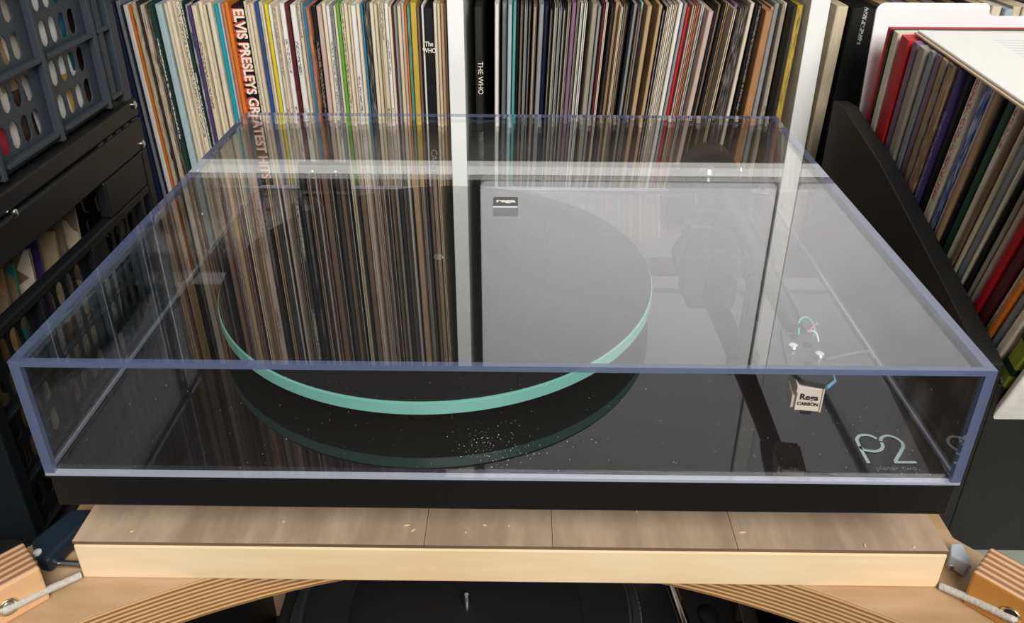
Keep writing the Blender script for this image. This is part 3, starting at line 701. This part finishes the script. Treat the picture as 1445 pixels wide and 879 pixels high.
def slotted(P, us, vs, cols=4, rows=2, pw=.014, ph=.0255, w=.0102, h=.0195):
    mb = MB()
    for i in range(len(us) - 1):
        for j in range(len(vs) - 1):
            u0, u1, v0, v1 = us[i], us[i + 1], vs[j], vs[j + 1]
            nc = min(cols, int((u1 - u0) / pw)); nr = min(rows, int((v1 - v0) / ph))
            if nc < 1 or nr < 1: mb.face([P(u0, v0), P(u1, v0), P(u1, v1), P(u0, v1)]); continue
            cu0 = (u0 + u1) / 2 - nc * pw / 2; cv0 = (v0 + v1) / 2 - nr * ph / 2
            cu1 = cu0 + nc * pw; cv1 = cv0 + nr * ph
            for a in range(nc):
                for b in range(nr): slot_tile(mb, P, cu0 + a * pw, cu0 + (a + 1) * pw, cv0 + b * ph, cv0 + (b + 1) * ph, w, h)
            for q in ((u0, cu0, v0, v1), (cu1, u1, v0, v1), (cu0, cu1, v0, cv0), (cu0, cu1, cv1, v1)):
                if q[1] - q[0] > 1e-5 and q[3] - q[2] > 1e-5: mb.face([P(q[0], q[2]), P(q[1], q[2]), P(q[1], q[3]), P(q[0], q[3])])
    return mb
def solid(o, th, off=-1):
    s = o.modifiers.new('thick', 'SOLIDIFY'); s.thickness = th; s.offset = off; s.use_even_offset = False; return o
def crate(xf, xb, y0, y1, z0, ribs_y, ribs_z, z1, lab, mat_, dip=None):
    c = empty('plastic_crate', ((xf + xb) / 2, (y0 + y1) / 2, z0), lab, 'crate')
    ys = [y0 + .008] + ribs_y + [y1 - .008]; zs = ribs_z
    solid(slotted(lambda u, v: (xf - .0065, u, v), ys, zs).build('side_panel', mat_, c), .0012)
    solid(slotted(lambda u, v: (xb + .008, u, v), ys, zs).build('side_panel', mat_, c), .003)
    xs_ = [xb + .01 + k * (xf - xb - .02) / 4 for k in range(5)]
    for yy in (y0 + .006, y1 - .006): solid(slotted(lambda u, v: (u, yy, v), xs_, zs).build('end_panel', mat_, c), .003)
    for y in ribs_y: MB().box((xf - .0064, y - .0022, z0 + .004), (xf, y + .0022, zs[-1])).build('rib', mat_, c, .0008)
    for y in ribs_y: MB().box((xf - .0064, y + .0026, z0 + .004), (xf - .0035, y + .0075, zs[-1])).build('rib', mat_, c, .0008)
    yr = [y0 + .012] + [v for y in ribs_y for v in (y - .0023, y + .0076)] + [y1 - .012]
    for z in zs[:-1]:
        for k in range(0, len(yr), 2):
            if yr[k + 1] - yr[k] > .006: MB().box((xf - .0064, yr[k], z - .0014), (xf - .0008, yr[k + 1], z + .0022)).build('rib', mat_, c, .0008)
    for yy in (y0, y1 - .012):
        MB().box((xf - .012, yy, z0 + .001), (xf, yy + .012, z1)).build('corner_post', mat_, c, .0015)
        MB().box((xb, yy, z0 + .001), (xb + .012, yy + .012, z1)).build('corner_post', mat_, c, .0015)
    MB().box((xf - .0165, y1 - .030, zs[0]), (xf - .002, y1 - .022, zs[-1])).build('rib', mat_, c, .0008)
    MB().box((xb + .012, y0 + .012, z0), (xf - .012, y1 - .012, z0 + .004)).build('base', mat_, c)
    if dip is None:
        for lo, hi in (((xf - .010, y0 + .0125, zs[-1] + .0002), (xf, y1 - .0125, z1)), ((xb, y0 + .0125, zs[-1] + .0002), (xb + .010, y1 - .0125, z1))): MB().box(lo, hi).build('top_rim', mat_, c, .0015)
    else:
        MB().box((xf - .010, y0 + .0125, zs[-1] + .0002), (xf, y1 - .0125, zs[-1] + .008)).build('top_rim', mat_, c, .0015)
        MB().box((xf - .010, dip, zs[-1] + .0085), (xf, y1 - .0125, z1)).build('top_rim', mat_, c, .0015)
    return c
CXF, CXB = -.335, -.745
crate(CXF, CXB, .118, .398, .0675, [.2005, .2795, .3585], [.0775, .133, .188, .243, .298, .353, .386], .399, 'slate grey slotted plastic crate stacked on top, holding records', M_CRATE)  # real crate, its unseen upper part made taller to keep left reflections dark
crate(CXF, CXB, .118, .398, .3995, [.2005, .2795, .3585], [.410, .465, .520, .575, .615], .628, 'unseen slate grey slotted plastic crate added above the stack to darken reflections', M_CRATE)  # extra crate added out of view so the left-hand reflections stay dark
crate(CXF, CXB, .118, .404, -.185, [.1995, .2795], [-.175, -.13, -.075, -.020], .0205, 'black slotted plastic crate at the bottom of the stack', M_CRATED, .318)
pb = empty('folded_crate', ((CXF + CXB) / 2, .26, .021), 'flat black folded crate with slit and rivets between the two crates', 'crate')
MB().box((CXB, .11, .0212), (CXF, .405, .0490)).build('lower_panel', M_BLKP, pb, .002)
MB().box((CXB, .11, .0515), (CXF - .0005, .405, .0665)).build('upper_panel', M_BLKP, pb, .002)
MB().box((CXB + .01, .12, .0490), (CXF - .006, .395, .0515)).build('slit', M_INK, pb)
for k in range(5): MB().box((CXF - .006, .325 + .016 * k, .0491), (CXF - .0006, .334 + .016 * k, .0514)).build('slit_bridge', M_BLKP, pb)
for u, v in ((189, 148), (201, 203), (20, 302)):
    p = onX(u, v, CXF); MB().lathe([(.0035, -.0005), (.0035, .0010), (.002, .0020)], (CXF, p.y, p.z), 16, None, Matrix.Rotation(R(90), 4, 'Y')).build('rivet', M_CHROME, pb, 0, True)
ft = empty('plastic_bracket', (-.30, .1, DZ), 'dark angled plastic corner bracket lying on stand beside the crates', 'bracket')
bp = [onZ(u, v, DZ + .012) for u, v in ((50, 786), (66, 789), (112, 744), (150, 715), (100, 715), (42, 760))]
MB().prism([(q.x, q.y) for q in bp], DZ + .0005, DZ + .011).build('bracket_body', plain('bracket_plastic', '#1b2632', .35), ft, .0025, False, 3)
rv = onZ(49, 780, DZ + .0115); MB().lathe([(.0022, DZ + .0105), (.0022, DZ + .0120), (.001, DZ + .0125)], (rv.x + .0012, rv.y + .0005, 0), 14).build('rivet', M_WIREW, ft, 0, True)
# sleeves standing in the upper crate, faces against the slots
def banded(name, stops, low):
    m, nt, out = newmat(name); t = N(nt, 'ShaderNodeTexCoord'); sp = N(nt, 'ShaderNodeSeparateXYZ'); nt.links.new(t.outputs['Object'], sp.inputs[0])
    def ramp(st):
        r = N(nt, 'ShaderNodeValToRGB'); r.color_ramp.interpolation = 'CONSTANT'; e = r.color_ramp.elements
        e[0].position = 0; e[0].color = lin(st[0][1]); e[1].position = st[1][0]; e[1].color = lin(st[1][1])
        for p, c in st[2:]: x = e.new(p); x.color = lin(c)
        nt.links.new(math_n(nt, 'DIVIDE', math_n(nt, 'MULTIPLY_ADD', sp.outputs[2], .12, sp.outputs[1]), .315), r.inputs[0]); return r.outputs[0]
    f = math_n(nt, 'LESS_THAN', math_n(nt, 'MULTIPLY_ADD', sp.outputs[1], .1, sp.outputs[2]), .058)
    principled(nt, out, mixc(nt, f, ramp(stops), ramp(low)), .4, 0, .4); return m
m1 = banded('picture_sleeve_bands', [(0, '#8a7058'), (.10, '#e6e2da'), (.22, '#35a884'), (.26, '#e3dbd0'), (.36, '#a08468'), (.42, '#d8cabc'), (.50, '#e9e5e0'), (.58, '#f0eeea'), (.66, '#145c70'), (.685, '#2c1f1c')],
            [(0, '#1d3f86'), (.10, '#e6dfd4'), (.2, '#2c6a4a'), (.25, '#b4243f'), (.33, '#e3dbd0'), (.38, '#3a2722'), (.44, '#d9d0d8'), (.5, '#b4243f'), (.535, '#e9e5e0'), (.6, '#c9a23a'), (.63, '#eceae4'), (.67, '#3a2420')])
o = MB().box((-.0016, 0, 0), (.0016, .245, .30)).build('record_sleeve', m1); o.location = (-.3492, .1325, .0720)
tag(o, 'picture sleeve with white, red and green bands behind the upper crate slots', 'record', 'records in the upper crate')
for k, (x, c1, nm) in enumerate(((-.354, '#d9d3c8', 'pale'), (-.360, '#6b2028', 'dark red'), (-.366, '#2a3346', 'slate blue'))):
    o = MB().box((-.0016, 0, 0), (.0016, .245, .30)).build('record_sleeve', sleeve_mat(c1)); o.location = (x - .001, .1325 + .002 * k, .0720)
    tag(o, '%s record sleeve standing behind the picture sleeve in the upper crate' % nm, 'record', 'records in the upper crate')
# singles in the lower crate
for k in range(9):
    c1 = ('#b9b0a2', '#2b2b30', '#8f6f4d', '#1f7f78', '#d9cfb8', '#3a2a5a', '#a89878', '#6f6f72', '#c7b79a')[k]; nm = ('pale grey', 'black', 'brown', 'teal', 'cream', 'purple', 'khaki', 'grey', 'beige')[k]
    o = MB().box((0, -.0015, 0), (.175, .0015, .175 + .003 * (k % 3))).build('single_sleeve', sleeve_mat(c1, 'art', '#7a6a55'))
    o.location = (-.365 - .175 - .003 * (k % 2), .155 + .018 * k, -.1805); o.rotation_euler = (R(-6), 0, 0)
    tag(o, '%s seven inch single sleeve standing in the bottom crate' % nm, 'record', 'singles in the bottom crate')

# ------------------------------------------------------------------ black record bin on the right
BX = .305; BTH = .014; BFY = .130; BBY = .452; BZ0 = -.185
bin_ = empty('record_bin', (.50, .29, BZ0), 'matt black wooden record bin with sloping side panel', 'bin')
def side_poly(): return [(BFY, BZ0 + .0005), (BBY, BZ0 + .0005), (BBY, .054), (.430, .0560), (.333, .0385), (.198, .0010), (BFY, -.0195)]
rotyz = Matrix(((0, 0, 1, 0), (1, 0, 0, 0), (0, 1, 0, 0), (0, 0, 0, 1)))
for xx in (BX, .700):
    MB().prism(side_poly(), xx, xx + BTH, mat=rotyz).build('side_panel', M_BLKM, bin_, .001)
MB().box((BX + BTH, BFY, BZ0 + .0005), (.700, BFY + .012, -.036)).build('front_panel', M_BLKM, bin_, .001)
MB().box((BX + BTH, BFY + .012, BZ0 + .0005), (.700, BBY, BZ0 + .016)).build('base', M_BLKM, bin_)
MB().box((BX + BTH, BBY - .008, BZ0 + .016), (.700, BBY, .02)).build('back_panel', M_BLKM, bin_)
MB().box((BX + BTH + .002, BFY + .001, -.0358), (.700, BFY + .010, -.0325)).build('front_lip', plain('lit_lip_grey', '#4a4d4f', .3), bin_, .001)  # lighter than the bin: light on the lip's top is put into its colour
# row of sleeves: (code, thickness weight) from back to front
BIN = ('Rp.418 Dp.410 Ip.406 Rp.393 Vp.372 Qp.360 Gp.345 Vp.335 Hp.325 Qm.321 Um.313 Pt.300 Kp.291 It.283 Bm.270 Jp.259 Ap.254 Kp.248 Ft.244 It.234 Up.226 Cp.220 Gp.215 '
       'Ip.207 Kp.202 Qp.198 Jp.193 Rp.186 Mp.177 Ct.167 Ot.162 Gp.155 Ip.148 Ym.138 Wp.122 _p.116').split()
BIN = [(w[:2], float(w[2:])) for w in BIN]; n = 0
for (c, ya), (_, yb) in zip(BIN[:-1], BIN[1:]):
    n += 1; w = (ya - yb) * 1000; yc = (ya + yb) / 2; f = min(1, max(0, (.418 - yc) / .27)); a = R(3 + 15 * f)
    t = (ya - yb) * .76 * math.cos(a)
    zb_ = BZ0 + .0165 + math.sin(a) * t / 2; hv = (-.052 + .248 * yc) - zb_
    col = CNAME[c[0]][0]
    if c == 'Ym': m_ = sleeve_mat('#8f9a35')
    elif c == 'Rp' and yc < .2: m_ = sleeve_mat('#b3161f')
    elif c == 'Ft': m_ = sleeve_mat('#2a4a3c')
    else: m_ = sleeve_mat(col, STYN[c[1]], {'U': '#c9a578', 'B': '#d5d8de', 'V': '#c9b79a', 'P': '#9a90b8', 'Q': '#6b5646', 'I': '#a8322c', 'O': '#e6c9a0'}.get(c[0], '#3a332c'))
    mw = Matrix.Translation((.3215 + random.uniform(0, .003), yc + hv * math.tan(a), zb_)) @ Matrix.Rotation(a, 4, 'X') @ Matrix.Rotation(R(-90), 4, 'Z')
    lab = '%s, %s from the back of the black bin' % ({'p': '%s record sleeve', 't': '%s record sleeve with spine lettering', 'm': '%s blotched record sleeve'}[c[1]] % ('yellow-green' if c == 'Ym' else CNAME[c[0]][1]), ordinal(n))
    o = record(m_, 'spine', t, mw, lab, 'records in the black bin', round(.3005 / math.cos(a) - t * math.tan(a), 4))
    if c == 'Ym':
        o['label'] = 'thick yellow-green record box with dark stripes near the front of the black bin'
        for z_, hh in ((.150, .006), (.176, .009)):
            me = MB().box((-t / 2 - .0003, -.0003, z_), (t / 2 + .0003, .3, z_ + hh)).mesh('stripe', sleeve_mat('#1d3022')); s_ = bpy.data.objects.new('stripe', me); COL.objects.link(s_); s_.parent = o
    last_c = o
    if c == 'Ip' and yc < .16: belaf = o
spine_text(belaf, 'BELAF', .009, M_LETRED, .262, 0, 0, 1.25)
belaf['label'] = 'ivory record sleeve with spaced red capitals near the front of the black bin'
# white divider card behind the bin row
yc = .4425; pts = []
x0, x1, zt, zl = .3235, .640, .1465, .1355; xt = .4235; r = .008
def arc(cx, cz, r_, a0, a1): return [(cx + r_ * math.cos(R(a0 + (a1 - a0) * k / 6)), cz + r_ * math.sin(R(a0 + (a1 - a0) * k / 6))) for k in range(7)]
pts = [(x0 + .012, BZ0 + .0165), (x1, BZ0 + .0165), (x1, zl)] + arc(xt + .005, zl + .005, .005, 270, 180) + arc(xt - .005, zt - .005, .005, 0, 90) + arc(x0 + r, zt - r, r, 90, 180)
rot_xz = Matrix(((1, 0, 0, 0), (0, 0, -1, 0), (0, 1, 0, 0), (0, 0, 0, 1)))
cd = MB().prism(pts, -(yc + .0010), -(yc - .0010), mat=rot_xz).build('divider_card', M_WCARD, None, .0004)
tag(cd, 'white plastic divider card with rounded tab behind the black bin records', 'divider')
# white sleeve lying over the tops
A = onZ(1290, 46, .134); B = onZ(1450, 158, .134); dv = (B - A).normalized(); nv = Vector((-dv.y, dv.x, 0))
if nv.x < 0: nv = -nv
mS = Matrix((( nv.x, -dv.x, 0, A.x), (nv.y, -dv.y, 0, A.y), (0, 0, 1, .1330), (0, 0, 0, 1)))
ws = empty('paper_sleeve', (A.x, A.y, .1330), 'white paper inner sleeve lying flat across the black bin records', 'sleeve')
MB().prism([(0, 0), (0, -.312), (.312, -.312), (.312, 0)], 0, .0016, mat=mS).build('back_leaf', M_CREAMP, ws, .0005)
MB().prism([(.002, -.001), (.002, -.311), (.312, -.311), (.312, -.001)], .0017, .0036, mat=mS).build('front_leaf', M_PAPER, ws, .0008)
lines = MB()
for k in range(16): lines.box((.05 + .0, -.03 - .0085 * k, .00362), (.05 + random.uniform(.14, .2), -.0325 - .0085 * k, .00368), 0, mS)
lines.build('printed_lines', plain('faint_print', '#cfd3d6', .7), ws)
# pale plastic strip by the stand
e0 = [onZ(u, v, DZ + .010) for u, v in ((1342, 766), (1358, 766), (1370, 790), (1366, 797), (1341, 782))]
tag(MB().prism([(q.x, q.y) for q in e0], DZ + .0005, DZ + .010).build('plastic_strip', M_PALEBLUE, None, .001), 'pale bluish plastic strip beside the wooden board and black bin', 'strip')
